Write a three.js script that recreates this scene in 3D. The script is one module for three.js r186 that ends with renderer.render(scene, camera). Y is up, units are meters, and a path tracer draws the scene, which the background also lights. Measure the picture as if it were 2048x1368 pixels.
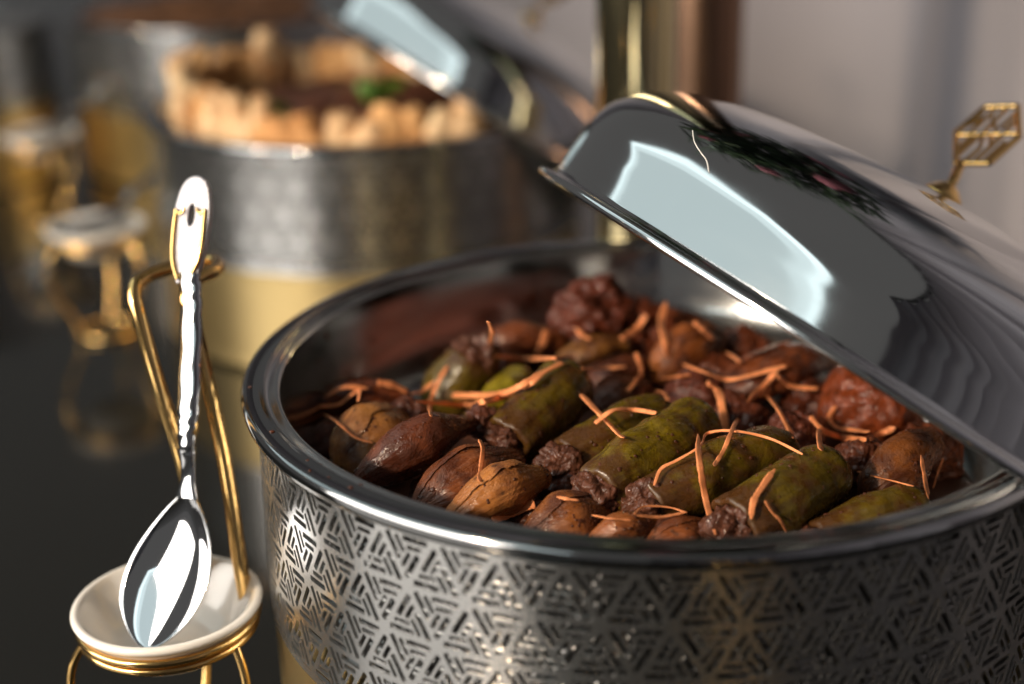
import * as THREE from 'three';
import { mergeGeometries } from 'three/addons/utils/BufferGeometryUtils.js';
import { ImprovedNoise } from 'three/addons/math/ImprovedNoise.js';
import { RectAreaLightUniformsLib } from 'three/addons/lights/RectAreaLightUniformsLib.js';

// ---------------------------------------------------------------- camera, light, exposure
const scene = new THREE.Scene();
const camera = new THREE.PerspectiveCamera(26.56, 1024 / 684, 0.02, 30);
camera.position.set(-0.0701, 0.4563, 0.6571);
const PITCH = 0.3619, ROLL = 0.0275;
camera.rotation.set(-PITCH, 0, -ROLL, 'XYZ');
camera.focus = 0.635;
camera.userData.fStop = 2.8;

const renderer = new THREE.WebGLRenderer({ antialias: true });
renderer.toneMapping = THREE.LinearToneMapping;
renderer.toneMappingExposure = 1.0;
renderer.shadowMap.enabled = true;
RectAreaLightUniformsLib.init();

scene.background = new THREE.Color().setRGB(0.108, 0.106, 0.104);   // the dim room

const PANEL_GLOW = 0.6, EDGE_GLOW = 0.85, STRIP_GLOW = 1.3, WINDOW_GLOW = 6.5, BULB = 9.5;

// ---------------------------------------------------------------- helpers
const V = (x, y, z) => new THREE.Vector3(x, y, z);
function rng(seed) { let s = seed >>> 0; return () => { s = (s + 0x6d2b79f5) | 0; let t = Math.imul(s ^ (s >>> 15), 1 | s); t = (t + Math.imul(t ^ (t >>> 7), 61 | t)) ^ t; return ((t ^ (t >>> 14)) >>> 0) / 4294967296; }; }
const perlin = new ImprovedNoise();
const noise = (x, y, z) => perlin.noise(x, y, z);
const fbm = (x, y, z, o = 4) => { let a = 0.5, s = 0; for (let i = 0; i < o; i++) { s += a * noise(x, y, z); x *= 2.03; y *= 2.03; z *= 2.03; a *= 0.5; } return s; };
function hash3(x, y, z) { let h = Math.imul(x, 374761393) + Math.imul(y, 668265263) + Math.imul(z, 2147483647 ^ 0x5bd1e995); h = Math.imul(h ^ (h >>> 13), 1274126177); return ((h ^ (h >>> 16)) >>> 0) / 4294967296; }
function worley(x, y, z) {                       // distance to the nearest of the scattered points
  const ix = Math.floor(x), iy = Math.floor(y), iz = Math.floor(z); let best = 9;
  for (let a = -1; a < 2; a++) for (let b = -1; b < 2; b++) for (let c = -1; c < 2; c++) {
    const X = ix + a, Y = iy + b, Z = iz + c;
    const dx = X + hash3(X, Y, Z) - x, dy = Y + hash3(Y + 71, Z, X) - y, dz = Z + hash3(Z + 13, X, Y + 5) - z;
    const d = dx * dx + dy * dy + dz * dz; if (d < best) best = d;
  }
  return Math.sqrt(best);
}
const clamp = THREE.MathUtils.clamp, smooth = (x, a, b) => { const t = clamp((x - a) / (b - a), 0, 1); return t * t * (3 - 2 * t); }, mix = (a, b, t) => a + (b - a) * t;
const mix3 = (a, b, t) => [mix(a[0], b[0], t), mix(a[1], b[1], t), mix(a[2], b[2], t)];
const used = {};
function numbered(name) { const n = used[name] = (used[name] ?? -1) + 1; return n ? name + '_' + String(n).padStart(3, '0') : name; }
function describe(o, label, category, group) { o.userData.label = label; o.userData.category = category; if (group) o.userData.group = group; return o; }
function thing(name, label, category, pos = [0, 0, 0], group) { const o = new THREE.Group(); o.name = numbered(name); o.position.set(...pos); scene.add(o); return describe(o, label, category, group); }
function part(name, geometry, material, parent) { const m = new THREE.Mesh(geometry, material); m.name = name; m.castShadow = m.receiveShadow = true; parent.add(m); return m; }
function single(name, geometry, material, label, category, group, pos = [0, 0, 0]) { const m = new THREE.Mesh(geometry, material); m.name = numbered(name); m.position.set(...pos); m.castShadow = m.receiveShadow = true; scene.add(m); return describe(m, label, category, group); }
function struct(name, geometry, material) { const m = new THREE.Mesh(geometry, material); m.name = name; m.castShadow = m.receiveShadow = true; m.userData.kind = 'structure'; scene.add(m); return m; }
function copyOf(o, label, pos, turn = 0, group) { const c = o.clone(); c.name = numbered(o.name.replace(/_\d+$/, '')); scene.add(c); c.position.set(...pos); c.rotation.y += turn; c.userData = { ...o.userData, label }; if (group) c.userData.group = group; return c; }
function lathe(points, segments = 128) { return new THREE.LatheGeometry(points.map(([r, y]) => new THREE.Vector2(Math.max(r, 1e-5), y)), segments); }
function rounded(points, per = 6) {             // a smooth profile through the points
  const c = new THREE.CatmullRomCurve3(points.map(([r, y]) => V(r, y, 0)), false, 'catmullrom', 0.5), out = [];
  const n = (points.length - 1) * per; for (let i = 0; i <= n; i++) { const p = c.getPoint(i / n); out.push([p.x, p.y]); } return out;
}
function tube(points, radius, seg = 48, sides = 10, closed = false) { return new THREE.TubeGeometry(new THREE.CatmullRomCurve3(points.map((p) => V(...p)), closed), seg, radius, sides, closed); }
function plain(g) { const o = g.index ? g.toNonIndexed() : g; for (const k of Object.keys(o.attributes)) if (!['position', 'normal', 'uv'].includes(k)) o.deleteAttribute(k); return o; }
function mesh3(rows, wrap, color) {             // rows of points -> indexed geometry; wrap joins the end of each row to its start
  const n = rows[0].length, pos = [], idx = [], col = [];
  const uv = []; rows.forEach((r) => r.forEach((p) => { pos.push(p[0], p[1], p[2]); if (color) col.push(p[3], p[4], p[5]); if (p.length > 6) uv.push(p[6], p[7]); }));
  for (let i = 0; i + 1 < rows.length; i++) for (let j = 0; j < (wrap ? n : n - 1); j++) {
    const a = i * n + j, b = i * n + (j + 1) % n, c = a + n, d = b + n;
    idx.push(a, c, b, b, c, d);
  }
  const g = new THREE.BufferGeometry(); g.setIndex(idx); g.setAttribute('position', new THREE.Float32BufferAttribute(pos, 3));
  if (color) g.setAttribute('color', new THREE.Float32BufferAttribute(col, 3));
  if (uv.length) g.setAttribute('uv', new THREE.Float32BufferAttribute(uv, 2));
  g.computeVertexNormals();
  if (uv.length && wrap === false) { const N = g.attributes.normal, a = V(0, 0, 0), b = V(0, 0, 0); for (let i = 0; i < rows.length; i++) { a.fromBufferAttribute(N, i * n); b.fromBufferAttribute(N, i * n + n - 1); a.add(b).normalize(); N.setXYZ(i * n, a.x, a.y, a.z); N.setXYZ(i * n + n - 1, a.x, a.y, a.z); } }
  return g;
}
function grain(w, h, f, srgb = false) {         // a computed texture; f(u, v) -> 0..1 or [r, g, b]
  const d = new Uint8Array(w * h * 4);
  for (let y = 0; y < h; y++) for (let x = 0; x < w; x++) { const c = f(x / w, y / h), k = (y * w + x) * 4; const a = Array.isArray(c) ? c : [c, c, c]; for (let i = 0; i < 3; i++) d[k + i] = clamp(a[i], 0, 1) * 255; d[k + 3] = 255; }
  const t = new THREE.DataTexture(d, w, h); t.wrapS = t.wrapT = THREE.RepeatWrapping; t.magFilter = THREE.LinearFilter; t.minFilter = THREE.LinearFilter; if (srgb) t.colorSpace = THREE.SRGBColorSpace; t.needsUpdate = true; return t;
}

// ---------------------------------------------------------------- materials
const rgb = (r, g, b) => new THREE.Color().setRGB(r, g, b);
const rnd0 = rng(5);
const smudge = grain(512, 512, (u, v) => { const a = u * 6.2832, b = v * 6.2832; const x = Math.cos(a), y = Math.sin(a), z = Math.cos(b), w = Math.sin(b); return 0.42 + 0.5 * fbm(x * 2.1 + w, y * 2.1 + z * 1.7, z * 1.3 - w * 2, 5) + (rnd0() - 0.5) * 0.07; });
const brushedMap = (() => { const r = rng(9), rows = Array.from({ length: 512 }, () => r()); return grain(256, 512, (u, v) => { const k = Math.floor(v * 512); return 0.5 * rows[k] + 0.25 * rows[(k + 1) % 512] + 0.25 * (0.5 + 0.5 * noise(u * 9, v * 260, 3)); }); })();
// wet skins: small wrinkles and pits, and patches of sauce that shine beside duller ones (one tile is 3 cm)
const tile = (u, v, f, k, o = 4) => { const a = u * 6.28318, b = v * 6.28318, q = f / 6.28318; return fbm(Math.cos(a) * q + k, Math.sin(a) * q + Math.cos(b) * q, Math.sin(b) * q - k, o); };
const skinMap = grain(512, 512, (u, v) => 0.5 + 0.5 * tile(u, v, 16, 1.3, 4) + 0.5 * tile(u, v, 36, 4.1, 2));
const wetMap = grain(256, 256, (u, v) => mix(0.24, 0.95, smooth(tile(u, v, 9, 7.7, 4), -0.12, 0.14)));
const M = {
  chrome: new THREE.MeshPhysicalMaterial({ color: rgb(0.57, 0.565, 0.555), metalness: 1, roughness: 0.11, roughnessMap: smudge }),
  rim: new THREE.MeshPhysicalMaterial({ color: rgb(0.34, 0.34, 0.34), metalness: 1, roughness: 0.24, roughnessMap: smudge }),
  pan: new THREE.MeshPhysicalMaterial({ color: rgb(0.62, 0.615, 0.605), metalness: 1, roughness: 0.36, roughnessMap: smudge }),
  lid: new THREE.MeshPhysicalMaterial({ color: rgb(0.6, 0.6, 0.595), metalness: 1, roughness: 0.19, roughnessMap: smudge }),
  band: new THREE.MeshPhysicalMaterial({ color: rgb(0.72, 0.715, 0.705), metalness: 1, roughness: 0.27 }),
  liner: new THREE.MeshPhysicalMaterial({ color: rgb(0.24, 0.235, 0.23), metalness: 1, roughness: 0.13 }),
  goldBrushed: new THREE.MeshPhysicalMaterial({ color: rgb(0.72, 0.54, 0.25), metalness: 1, roughness: 0.37, bumpMap: brushedMap, bumpScale: 0.00006 }),
  gold: new THREE.MeshPhysicalMaterial({ color: rgb(0.78, 0.5, 0.19), metalness: 1, roughness: 0.16 }),
  brass: new THREE.MeshPhysicalMaterial({ color: rgb(0.52, 0.43, 0.24), metalness: 1, roughness: 0.09 }),
  bronze: new THREE.MeshPhysicalMaterial({ color: rgb(0.24, 0.14, 0.09), metalness: 1, roughness: 0.26 }),
  silver: new THREE.MeshPhysicalMaterial({ color: rgb(0.62, 0.62, 0.63), metalness: 1, roughness: 0.12, roughnessMap: smudge }),
  engraved: new THREE.MeshPhysicalMaterial({ color: rgb(0.46, 0.45, 0.48), metalness: 1, roughness: 0.46, bumpMap: (() => { const b = skinMap.clone(); b.repeat.set(60, 60); return b; })(), bumpScale: 0.0005 }),
  porcelain: new THREE.MeshPhysicalMaterial({ color: rgb(0.72, 0.68, 0.63), roughness: 0.22, clearcoat: 0.5, clearcoatRoughness: 0.1 }),
  glass: new THREE.MeshPhysicalMaterial({ color: rgb(0.009, 0.009, 0.008), roughness: 0.09, ior: 1.45 }),
  curtain: new THREE.MeshPhysicalMaterial({ color: rgb(0.37, 0.35, 0.385), roughness: 0.85, sheen: 0.4, sheenRoughness: 0.5, sheenColor: rgb(0.5, 0.46, 0.46) }),
  wet: new THREE.MeshPhysicalMaterial({ vertexColors: true, roughness: 0.58, roughnessMap: wetMap, bumpMap: skinMap, bumpScale: 0.0004, specularIntensity: 0.8 }),
  petalSkin: new THREE.MeshPhysicalMaterial({ vertexColors: true, roughness: 0.6, roughnessMap: wetMap, bumpMap: skinMap, bumpScale: 0.0004, specularIntensity: 0.8, side: THREE.DoubleSide }),
  skin: new THREE.MeshPhysicalMaterial({ vertexColors: true, roughness: 0.5, roughnessMap: wetMap, bumpMap: skinMap, bumpScale: 0.0002, specularIntensity: 0.9 }),
  meat: new THREE.MeshPhysicalMaterial({ vertexColors: true, roughness: 0.4, roughnessMap: wetMap, bumpMap: skinMap, bumpScale: 0.0007, specularIntensity: 0.7 }),
  drop: new THREE.MeshPhysicalMaterial({ color: rgb(0.07, 0.022, 0.01), roughness: 0.06 }),
  carrot: new THREE.MeshPhysicalMaterial({ vertexColors: true, roughness: 0.5, specularIntensity: 0.4 }),
  bread: new THREE.MeshPhysicalMaterial({ vertexColors: true, roughness: 0.8 }),
  leaf: new THREE.MeshPhysicalMaterial({ color: rgb(0.02, 0.045, 0.02), roughness: 0.5, side: THREE.DoubleSide }),
  parsley: new THREE.MeshPhysicalMaterial({ color: rgb(0.08, 0.17, 0.015), roughness: 0.5, side: THREE.DoubleSide }),
  petal: new THREE.MeshPhysicalMaterial({ color: rgb(0.26, 0.09, 0.13), roughness: 0.6, side: THREE.DoubleSide }),
  hair: new THREE.MeshPhysicalMaterial({ color: rgb(0.8, 0.78, 0.74), roughness: 0.4 }),
  fitting: new THREE.MeshPhysicalMaterial({ color: rgb(0.05, 0.05, 0.05), roughness: 0.6 }),
};

// ---------------------------------------------------------------- lamps beyond the frame
function areaLight(name, w, h, color, glow, pos, look, parent, shade) {
  const m = new THREE.Mesh(new THREE.BoxGeometry(w, h, 0.01), new THREE.MeshStandardMaterial({ color: 0x111111, emissive: color, emissiveIntensity: shade }));
  m.name = name; m.position.copy(pos); parent.add(m);
  const d = look.clone().sub(pos).normalize();
  m.up.set(0, 0, 1); if (Math.abs(d.y) < 0.9) m.up.set(0, 1, 0);
  const l = new THREE.RectAreaLight(color, glow, w, h); l.name = name; l.up.copy(m.up); l.position.copy(pos).addScaledVector(d, 0.008); l.lookAt(look); scene.add(l);
  m.quaternion.copy(l.quaternion);
  return m;
}
{
  // a pale blue light panel in the ceiling at the left, its ends turned like a bay, brighter along its edges
  const teal = rgb(0.83, 1, 1.02), t = thing('ceiling_light', 'pale blue light panel with bright edges in the ceiling at the left', 'ceiling light');
  const put = (name, x, z, turn, w, l, y, glow) => {          // w across, l along; centred on x, z
    const m = new THREE.Mesh(new THREE.BoxGeometry(w, l, 0.004), new THREE.MeshStandardMaterial({ color: 0x222222, emissive: teal, emissiveIntensity: glow * 0.5 }));
    const r = new THREE.RectAreaLight(teal, glow, w, l); m.name = name; r.name = name;
    r.position.set(x, y - 0.003, z); r.rotation.set(-Math.PI / 2, 0, turn);
    m.position.set(x, y, z); m.quaternion.copy(r.quaternion); t.add(m); scene.add(r);
  };
  const bay = (xa, za, xb, zb, w, ends) => {                 // one field of the panel, its side towards the dishes running from a to b
    const y = 1.5, l = Math.hypot(xb - xa, zb - za), turn = Math.atan2(xb - xa, zb - za), cx = (xa + xb) / 2 - Math.cos(turn) * w / 2, cz = (za + zb) / 2 + Math.sin(turn) * w / 2;
    const at = (u, v) => [cx + u * Math.cos(turn) + v * Math.sin(turn), cz - u * Math.sin(turn) + v * Math.cos(turn)];
    put('diffuser', ...at(0, 0), turn, w, l, y, PANEL_GLOW);
    put('light_strip', ...at(w / 2 - 0.05, 0), turn, 0.1, l, y - 0.006, STRIP_GLOW); put('edge_strip', ...at(w / 2 - 0.17, 0), turn, 0.14, l, y - 0.006, EDGE_GLOW);
    if (ends) { put('light_strip', ...at(-0.05, ends * (l / 2 - 0.07)), turn, w - 0.1, 0.14, y - 0.009, STRIP_GLOW); put('edge_strip', ...at(-0.12, ends * (l / 2 - 0.23)), turn, w - 0.24, 0.18, y - 0.009, EDGE_GLOW); }
  };
  bay(-1.46, -1.9, -0.9, -0.55, 1.4, -1);
  bay(-0.9, -0.55, -0.71, 0.4, 1.5, 0);
  bay(-0.71, 0.4, -0.8, 1.5, 1.5, 0);
  bay(-0.8, 1.5, -1.0, 2.1, 1.3, 1);
}
{
  const t = thing('window', 'wide low bright window at the left of the table', 'window');
  areaLight('window_pane', 1.3, 0.82, rgb(1, 0.95, 0.88), WINDOW_GLOW, V(-1.28, 0.62, 0.58), V(0, 0.2, 0), t, 1.5);
}
// halogen lamps at the left; middle and far ones added to brighten the background
[[-1.02, 0.92, 0, -0.1, BULB, 'nearest'], [-1.24, 0.24, -0.24, -0.76, BULB * 0.35, 'middle'], [-1.5, -0.4, -0.55, -1.4, BULB * 0.4, 'far']].forEach(([x, z, tx, tz, power, w]) => {
  const p = V(x, 0.86, z), d = V(tx, 0.18, tz).sub(p).normalize(), warm = rgb(1, 0.78, 0.54);
  const t = thing('halogen_lamp', w + ' small warm halogen lamp in the row on the left', 'lamp', p.toArray(), 'halogen lamps beside the dishes');
  const m = new THREE.Mesh(new THREE.SphereGeometry(0.02, 16, 12), new THREE.MeshStandardMaterial({ color: 0x222222, emissive: warm, emissiveIntensity: 6 })); m.name = 'bulb'; t.add(m);
  const l = new THREE.SpotLight(warm, power, 0, 0.5, 0.6, 2); l.name = 'halogen_lamp'; l.position.copy(p); l.target.position.copy(p).add(d); l.castShadow = true; l.shadow.radius = 2.6; scene.add(l); scene.add(l.target);
  const h = part('shade', lathe([[0.024, -0.03], [0.03, -0.02], [0.045, 0.02], [0.046, 0.02], [0.031, -0.021], [0.025, -0.032], [0, -0.032]], 32), M.fitting, t); h.quaternion.setFromUnitVectors(V(0, 1, 0), d);
});

// ---------------------------------------------------------------- the table and the curtain
{
  const g = new THREE.BoxGeometry(3.6, 0.04, 9); const m = single('table', g, M.glass, 'long buffet table with a dark glossy glass top', 'table');
  m.position.set(-1.6, -0.02, -1.4); m.rotation.y = 0.28;
}
{
  const plan = new THREE.CatmullRomCurve3([[-1.0, -5.2], [-0.3, -2.9], [0.16, -1.5], [0.5, -0.45], [0.66, 0.4], [0.74, 1.1], [0.64, 1.9], [0.25, 2.5], [-0.3, 2.8]].map(([x, z]) => V(x, 0, z)), false, 'centripetal');
  const N = 2200, L = plan.getLength(), base = []; let p = 0;
  for (let i = 0; i <= N; i++) {
    const u = i / N, s = u * L, c = plan.getPointAt(u), d = plan.getTangentAt(u), n = V(d.z, 0, -d.x); p += (18 + 6 * noise(s * 0.9, 3.1, 7)) * L / N;
    const k = 0.1 + 0.04 * noise(s * 1.7, 1.7, 0.4), q = p + 0.85 * Math.sin(p) + 0.9 * noise(s * 2.6, 8, 1);
    base.push(c.addScaledVector(n, -(k * Math.sin(q) + 0.009 * Math.sin(2.3 * q + 1) + 0.003 * noise(s * 14, 0, 2))).addScaledVector(d, 0.035 * Math.cos(q + 0.4)));
  }
  const rows = []; for (let j = 0; j <= 16; j++) { const y = -0.9 + j * 0.2; rows.push(base.map((b, i) => { const w = 0.012 * noise(i * 0.012, y * 1.5, 5); return [b.x + w, y, b.z + w * 0.4]; })); }
  M.curtain.side = THREE.DoubleSide;
  const t = thing('curtain', 'pale mauve curtain hanging in soft folds behind the dishes', 'curtain');
  part('fabric', mesh3(rows, false), M.curtain, t);
  const rail = []; for (let i = 0; i <= 60; i++) rail.push(plan.getPointAt(i / 60).setY(2.33)); part('rail', new THREE.TubeGeometry(new THREE.CatmullRomCurve3(rail), 200, 0.05, 10), M.fitting, t);
}

// ---------------------------------------------------------------- chafing dish
function bandGeometry(rTop, rBot, yTop, yBot, count, rows) {
  const pos = [], nor = [], th = 0.0014;
  const circ = 2 * Math.PI * 0.193, s = circ / count, hgt = s * Math.sqrt(3) / 2, border = (yTop - yBot - rows * hgt) / 2, y0 = yBot + border;
  const R = (y) => mix(rBot, rTop, (y - yBot) / (yTop - yBot));
  const at = (x, y, d) => { const a = x / 0.193, r = R(y) - d; return [r * Math.sin(a), y, r * Math.cos(a)]; };
  const add = (a, b, c, na, nb, nc) => { pos.push(...a, ...b, ...c); nor.push(...na, ...nb, ...nc); };
  const out = (x) => { const a = x / 0.193; return [Math.sin(a), 0, Math.cos(a)]; };
  // one triangle with its six slots, in its own plane; corner A at 0,0, edge along x
  const mm = s / 23.3;
  const slot = (x0, x1, ya, yb) => { const c = 0.35 * mm; return [[x0 + c, ya], [x1 - c, ya], [x1, ya + c], [x1, yb - c], [x1 - c, yb], [x0 + c, yb], [x0, yb - c], [x0, ya + c]]; };
  const cx = s / 2, cy = s / (2 * Math.sqrt(3));
  const turn = (p, k) => { const a = k * 2 * Math.PI / 3, x = p[0] - cx, y = p[1] - cy; return [cx + x * Math.cos(a) - y * Math.sin(a), cy + x * Math.sin(a) + y * Math.cos(a)]; };
  const holes = [];
  for (let k = 0; k < 3; k++) {
    holes.push(slot(2.7 * mm, 13.4 * mm, 0.95 * mm, 3.25 * mm).map((p) => turn(p, k)));
    holes.push(slot(5.0 * mm, 11.8 * mm, 4.35 * mm, 6.25 * mm).map((p) => turn(p, k)));
  }
  const shape = new THREE.Shape([[0, 0], [s / 2, 0], [s, 0], [s * 0.75, hgt / 2], [s / 2, hgt], [s * 0.25, hgt / 2]].map((p) => new THREE.Vector2(...p)));
  for (const h of holes) shape.holes.push(new THREE.Path(h.map((p) => new THREE.Vector2(...p)).reverse()));
  const flat = new THREE.ShapeGeometry(shape), fp = flat.attributes.position, fi = flat.index;
  for (let r = 0; r < rows; r++) for (let c = 0; c < count; c++) for (let up = 0; up < 2; up++) {
    const map = (p) => {
      let x = p[0], y = p[1];
      if (up) { x = s / 2 + s - x; y = hgt - y; }
      return [x + c * s + (r % 2) * s / 2, y0 + r * hgt + y];
    };
    for (let i = 0; i < fi.count; i += 3) { const q = [0, 1, 2].map((k) => map([fp.getX(fi.getX(i + k)), fp.getY(fi.getX(i + k))])); add(...q.map((p) => at(p[0], p[1], 0)), ...q.map((p) => out(p[0]))); }
    for (const h of holes) for (let i = 0; i < h.length; i++) {
      const p = map(h[i]), q = map(h[(i + 1) % h.length]), a = at(...p, 0), b = at(...q, 0), c2 = at(...q, th), d = at(...p, th);
      const n = V(b[0] - a[0], b[1] - a[1], b[2] - a[2]).cross(V(d[0] - a[0], d[1] - a[1], d[2] - a[2])).normalize().toArray();
      add(a, b, c2, n, n, n); add(a, c2, d, n, n, n);
    }
  }
  const ring = (ya, yb, d) => { for (let i = 0; i < 208; i++) { const xa = i / 208 * circ, xb = (i + 1) / 208 * circ; const a = at(xa, ya, d), b = at(xb, ya, d), c = at(xb, yb, d), e = at(xa, yb, d); add(a, b, c, out(xa), out(xb), out(xb)); add(a, c, e, out(xa), out(xb), out(xa)); } };
  ring(yBot, y0, 0); ring(y0 + rows * hgt, yTop, 0);
  const g = new THREE.BufferGeometry(); g.setAttribute('position', new THREE.Float32BufferAttribute(pos, 3)); g.setAttribute('normal', new THREE.Float32BufferAttribute(nor, 3));
  return g;
}
const dish = thing('chafing_dish', 'nearest round chafing dish, holding stuffed vegetables, silver lattice band on a gold base', 'chafing dish', [0, 0, 0], 'round chafing dishes in a row on the table');
{
  const t = dish;
  part('rim', lathe([[0.1905, 0.1915], [0.1975, 0.1918], ...rounded([[0.1975, 0.1918], [0.1992, 0.1926], [0.2, 0.1945], [0.1999, 0.197], [0.1988, 0.1986], [0.1972, 0.1992]], 6), ...rounded([[0.1972, 0.1992], [0.1945, 0.1989], [0.1915, 0.199], [0.1895, 0.1995], [0.1887, 0.1988], [0.1882, 0.1965]], 5)], 200), M.rim, t);
  part('food_pan', lathe([...rounded([[0.1882, 0.1965], [0.1868, 0.1962], [0.1835, 0.1972], [0.182, 0.1965], [0.1808, 0.193], [0.1762, 0.178], [0.1703, 0.162], [0.163, 0.151], [0.154, 0.143], [0.143, 0.1385], [0.13, 0.1355]], 6), [0, 0.1345]], 200), M.pan, t);
  part('lattice_band', bandGeometry(0.193, 0.1955, 0.1925, 0.0915, 45, 4), M.band, t);
  part('water_pan', lathe([[0.188, 0.185], [0.187, 0.098], [0.18, 0.094], [0.05, 0.093]], 128), M.liner, t);
  const gb = lathe([[0.17, 0.0925], [0.1942, 0.0925], [0.195, 0.0915], [0.195, 0.0895], [0.1938, 0.0885], [0.1936, 0.012], [0.1945, 0.01], [0.195, 0.006], [0.1945, 0.002], [0.17, 0.002]], 160);
  { const uv = gb.attributes.uv; for (let i = 0; i < uv.count; i++) uv.setXY(i, uv.getX(i) * 3, gb.attributes.position.getY(i) * 5); }
  part('gold_base', gb, M.goldBrushed, t);
}
const DISH2 = [-0.198, 0, -0.662], DISH3 = [-0.45, 0, -1.31], DISH4 = [-0.86, 0, -1.25];
copyOf(dish, 'second round chafing dish, filled with a ring of toasted bread', DISH2, 0.7);
copyOf(dish, 'third round chafing dish in the row, behind the one with toasted bread', DISH3, 1.3);
copyOf(dish, 'blurred round chafing dish cut by the left edge of the photo', DISH4, 2.0);

{
  const q = rng(404), gs = []; for (let i = 0; i < 70; i++) {
    const c = Math.floor(q() * 9), a = c * 0.7 + (q() - 0.5) * 0.5, y = 0.158 + 0.028 * q() * q() + 0.004 * (c % 3), R = mix(0.1684, 0.1808, (y - 0.158) / 0.035) - 0.0002, r = 0.0004 + 0.0013 * q() * q();
    const g = new THREE.SphereGeometry(1, 8, 6); g.scale(r, r * (0.8 + q()), r * 0.35); g.rotateY(Math.PI / 2 - a); g.translate(R * Math.cos(a), y, R * Math.sin(a)); gs.push(plain(g));
  }
  for (let i = 0; i < 16; i++) { const a = 0.4 + q() * 2.6, R = 0.1885 + q() * 0.008, r = 0.0004 + 0.0009 * q(), g = new THREE.SphereGeometry(1, 8, 6); g.scale(r * (0.8 + q()), r * 0.4, r); g.translate(R * Math.cos(a), 0.1991, R * Math.sin(a)); gs.push(plain(g)); }
  const m = part('sauce_drops', mergeGeometries(gs), M.drop, dish); m.userData.kind = 'stuff';
}
// ---------------------------------------------------------------- lids, leaning open on the rims
const LID = { c: [0.1079261, 0.16888118, -0.04047661], n: V(0.55656597, 0.80852787, -0.19109422), e1: V(0.02031644, -0.2431879, -0.96976641), e2: V(0.83055497, -0.53585663, 0.15177652) };
const lid = thing('cloche', 'shiny steel cloche with gold knob leaning open on the nearest dish', 'cloche', LID.c, 'steel cloches leaning open on the dishes');
{
  lid.quaternion.setFromRotationMatrix(new THREE.Matrix4().makeBasis(LID.e2, LID.n, LID.e2.clone().cross(LID.n)));
  const dome = rounded([[0.1885, 0.006], [0.188, 0.0225], [0.187, 0.036], [0.183, 0.0495], [0.175, 0.06], [0.163, 0.0693], [0.148, 0.0755], [0.128, 0.0815], [0.1, 0.0873], [0.06, 0.094], [0.02, 0.0978], [0, 0.0985]], 10);
  const inner = dome.map(([r, y]) => [Math.max(0, r - 0.0012), y - 0.0012]).reverse();
  part('dome', lathe([...inner, ...dome.slice(0)].map((p) => p), 240), M.lid, lid);
  part('flange', lathe(rounded([[0.1873, 0.0055], [0.187, 0.0035], [0.189, 0.0008], [0.193, -0.0002], [0.1955, 0.0002], [0.1962, 0.0022], [0.1952, 0.0042], [0.1925, 0.0048], [0.19, 0.0052], [0.1886, 0.0072]], 6), 240), M.lid, lid);
  // the knob: an openwork hexagonal plate on a short stem
  const k = new THREE.Group(); k.name = 'knob'; lid.add(k);
  const inv = lid.quaternion.clone().invert();
  const toLid = (v) => v.clone().applyQuaternion(inv);
  const camQ = camera.quaternion;
  const Lx = toLid(V(0.48, 0.64, -0.6).normalize().applyQuaternion(camQ)), Wx = toLid(V(0.715, -0.08, 0.69).normalize().applyQuaternion(camQ));
  const base = V(-0.012, 0.098, 0.0).add(V(0, 0, -0.006));
  const foot = base.clone();
  const P = (l, w) => foot.clone().addScaledVector(V(0, 1, 0), 0.014).addScaledVector(Lx, 0.014 + l * 0.0545).addScaledVector(Wx, w * 0.0185 + 0.0055);
  const bars = [];
  const bar = (a, b, w = 0.0014) => bars.push(new THREE.TubeGeometry(new THREE.LineCurve3(P(...a), P(...b)), 1, w, 6));
  const hex = [[0, -0.5], [0.0, 0.5], [0.45, 1], [1, 0.5], [1, -0.5], [0.55, -1]];
  for (let i = 0; i < 6; i++) bar(hex[i], hex[(i + 1) % 6], 0.0017);
  bar([0.5, -1], [0.5, 1]);
  const put = (a, b) => bar(a, b, 0.00125);
  put([0, 0], [0.5, 0.5]); put([0, 0.28], [0.36, 0.66]); put([0.1, -0.62], [0.5, -0.2]); put([0.2, -0.72], [0.5, -0.42]); put([0, -0.3], [0.26, -0.02]); put([0.26, -0.02], [0.5, -0.1]); put([0.28, 0.3], [0.5, 0.1]);
  put([0.5, -0.6], [1, -0.1]); put([0.5, -0.2], [1, 0.24]); put([0.62, 0.3], [0.86, 0.56]); put([0.56, 0.5], [0.75, 0.7]); put([0.7, -0.75], [0.9, -0.5]); put([0.5, 0.3], [0.8, -0.1]); put([0.66, -0.86], [0.8, -0.3]);
  part('knob_plate', mergeGeometries(bars.map(plain)), M.gold, k);
  const st = new THREE.TubeGeometry(new THREE.CatmullRomCurve3([foot.clone().add(V(0, 0.004, 0)), foot.clone().add(V(0, 0.012, 0)), P(0.02, -0.35)]), 12, 0.0026, 10);
  part('stem', st, M.gold, k);
  const f = lathe(rounded([[0.0095, 0], [0.0105, 0.002], [0.0102, 0.0055], [0.0075, 0.0085], [0.0045, 0.011], [0, 0.0125]], 5), 40); f.translate(foot.x, foot.y - 0.001, foot.z);
  part('foot', f, M.gold, k);
}
single('thread', tube([[0.0117, 0.3159, 0.0302], [0.0115, 0.3127, 0.0387], [0.0132, 0.3099, 0.046], [0.015, 0.3076, 0.0519], [0.0154, 0.3039, 0.0576]], 0.00022, 40, 6), M.hair, 'thin pale thread stuck on the nearest steel cloche', 'thread');
copyOf(lid, 'shiny steel cloche leaning open on the dish of toasted bread', [LID.c[0] + DISH2[0], LID.c[1], LID.c[2] + DISH2[2]]);

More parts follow.
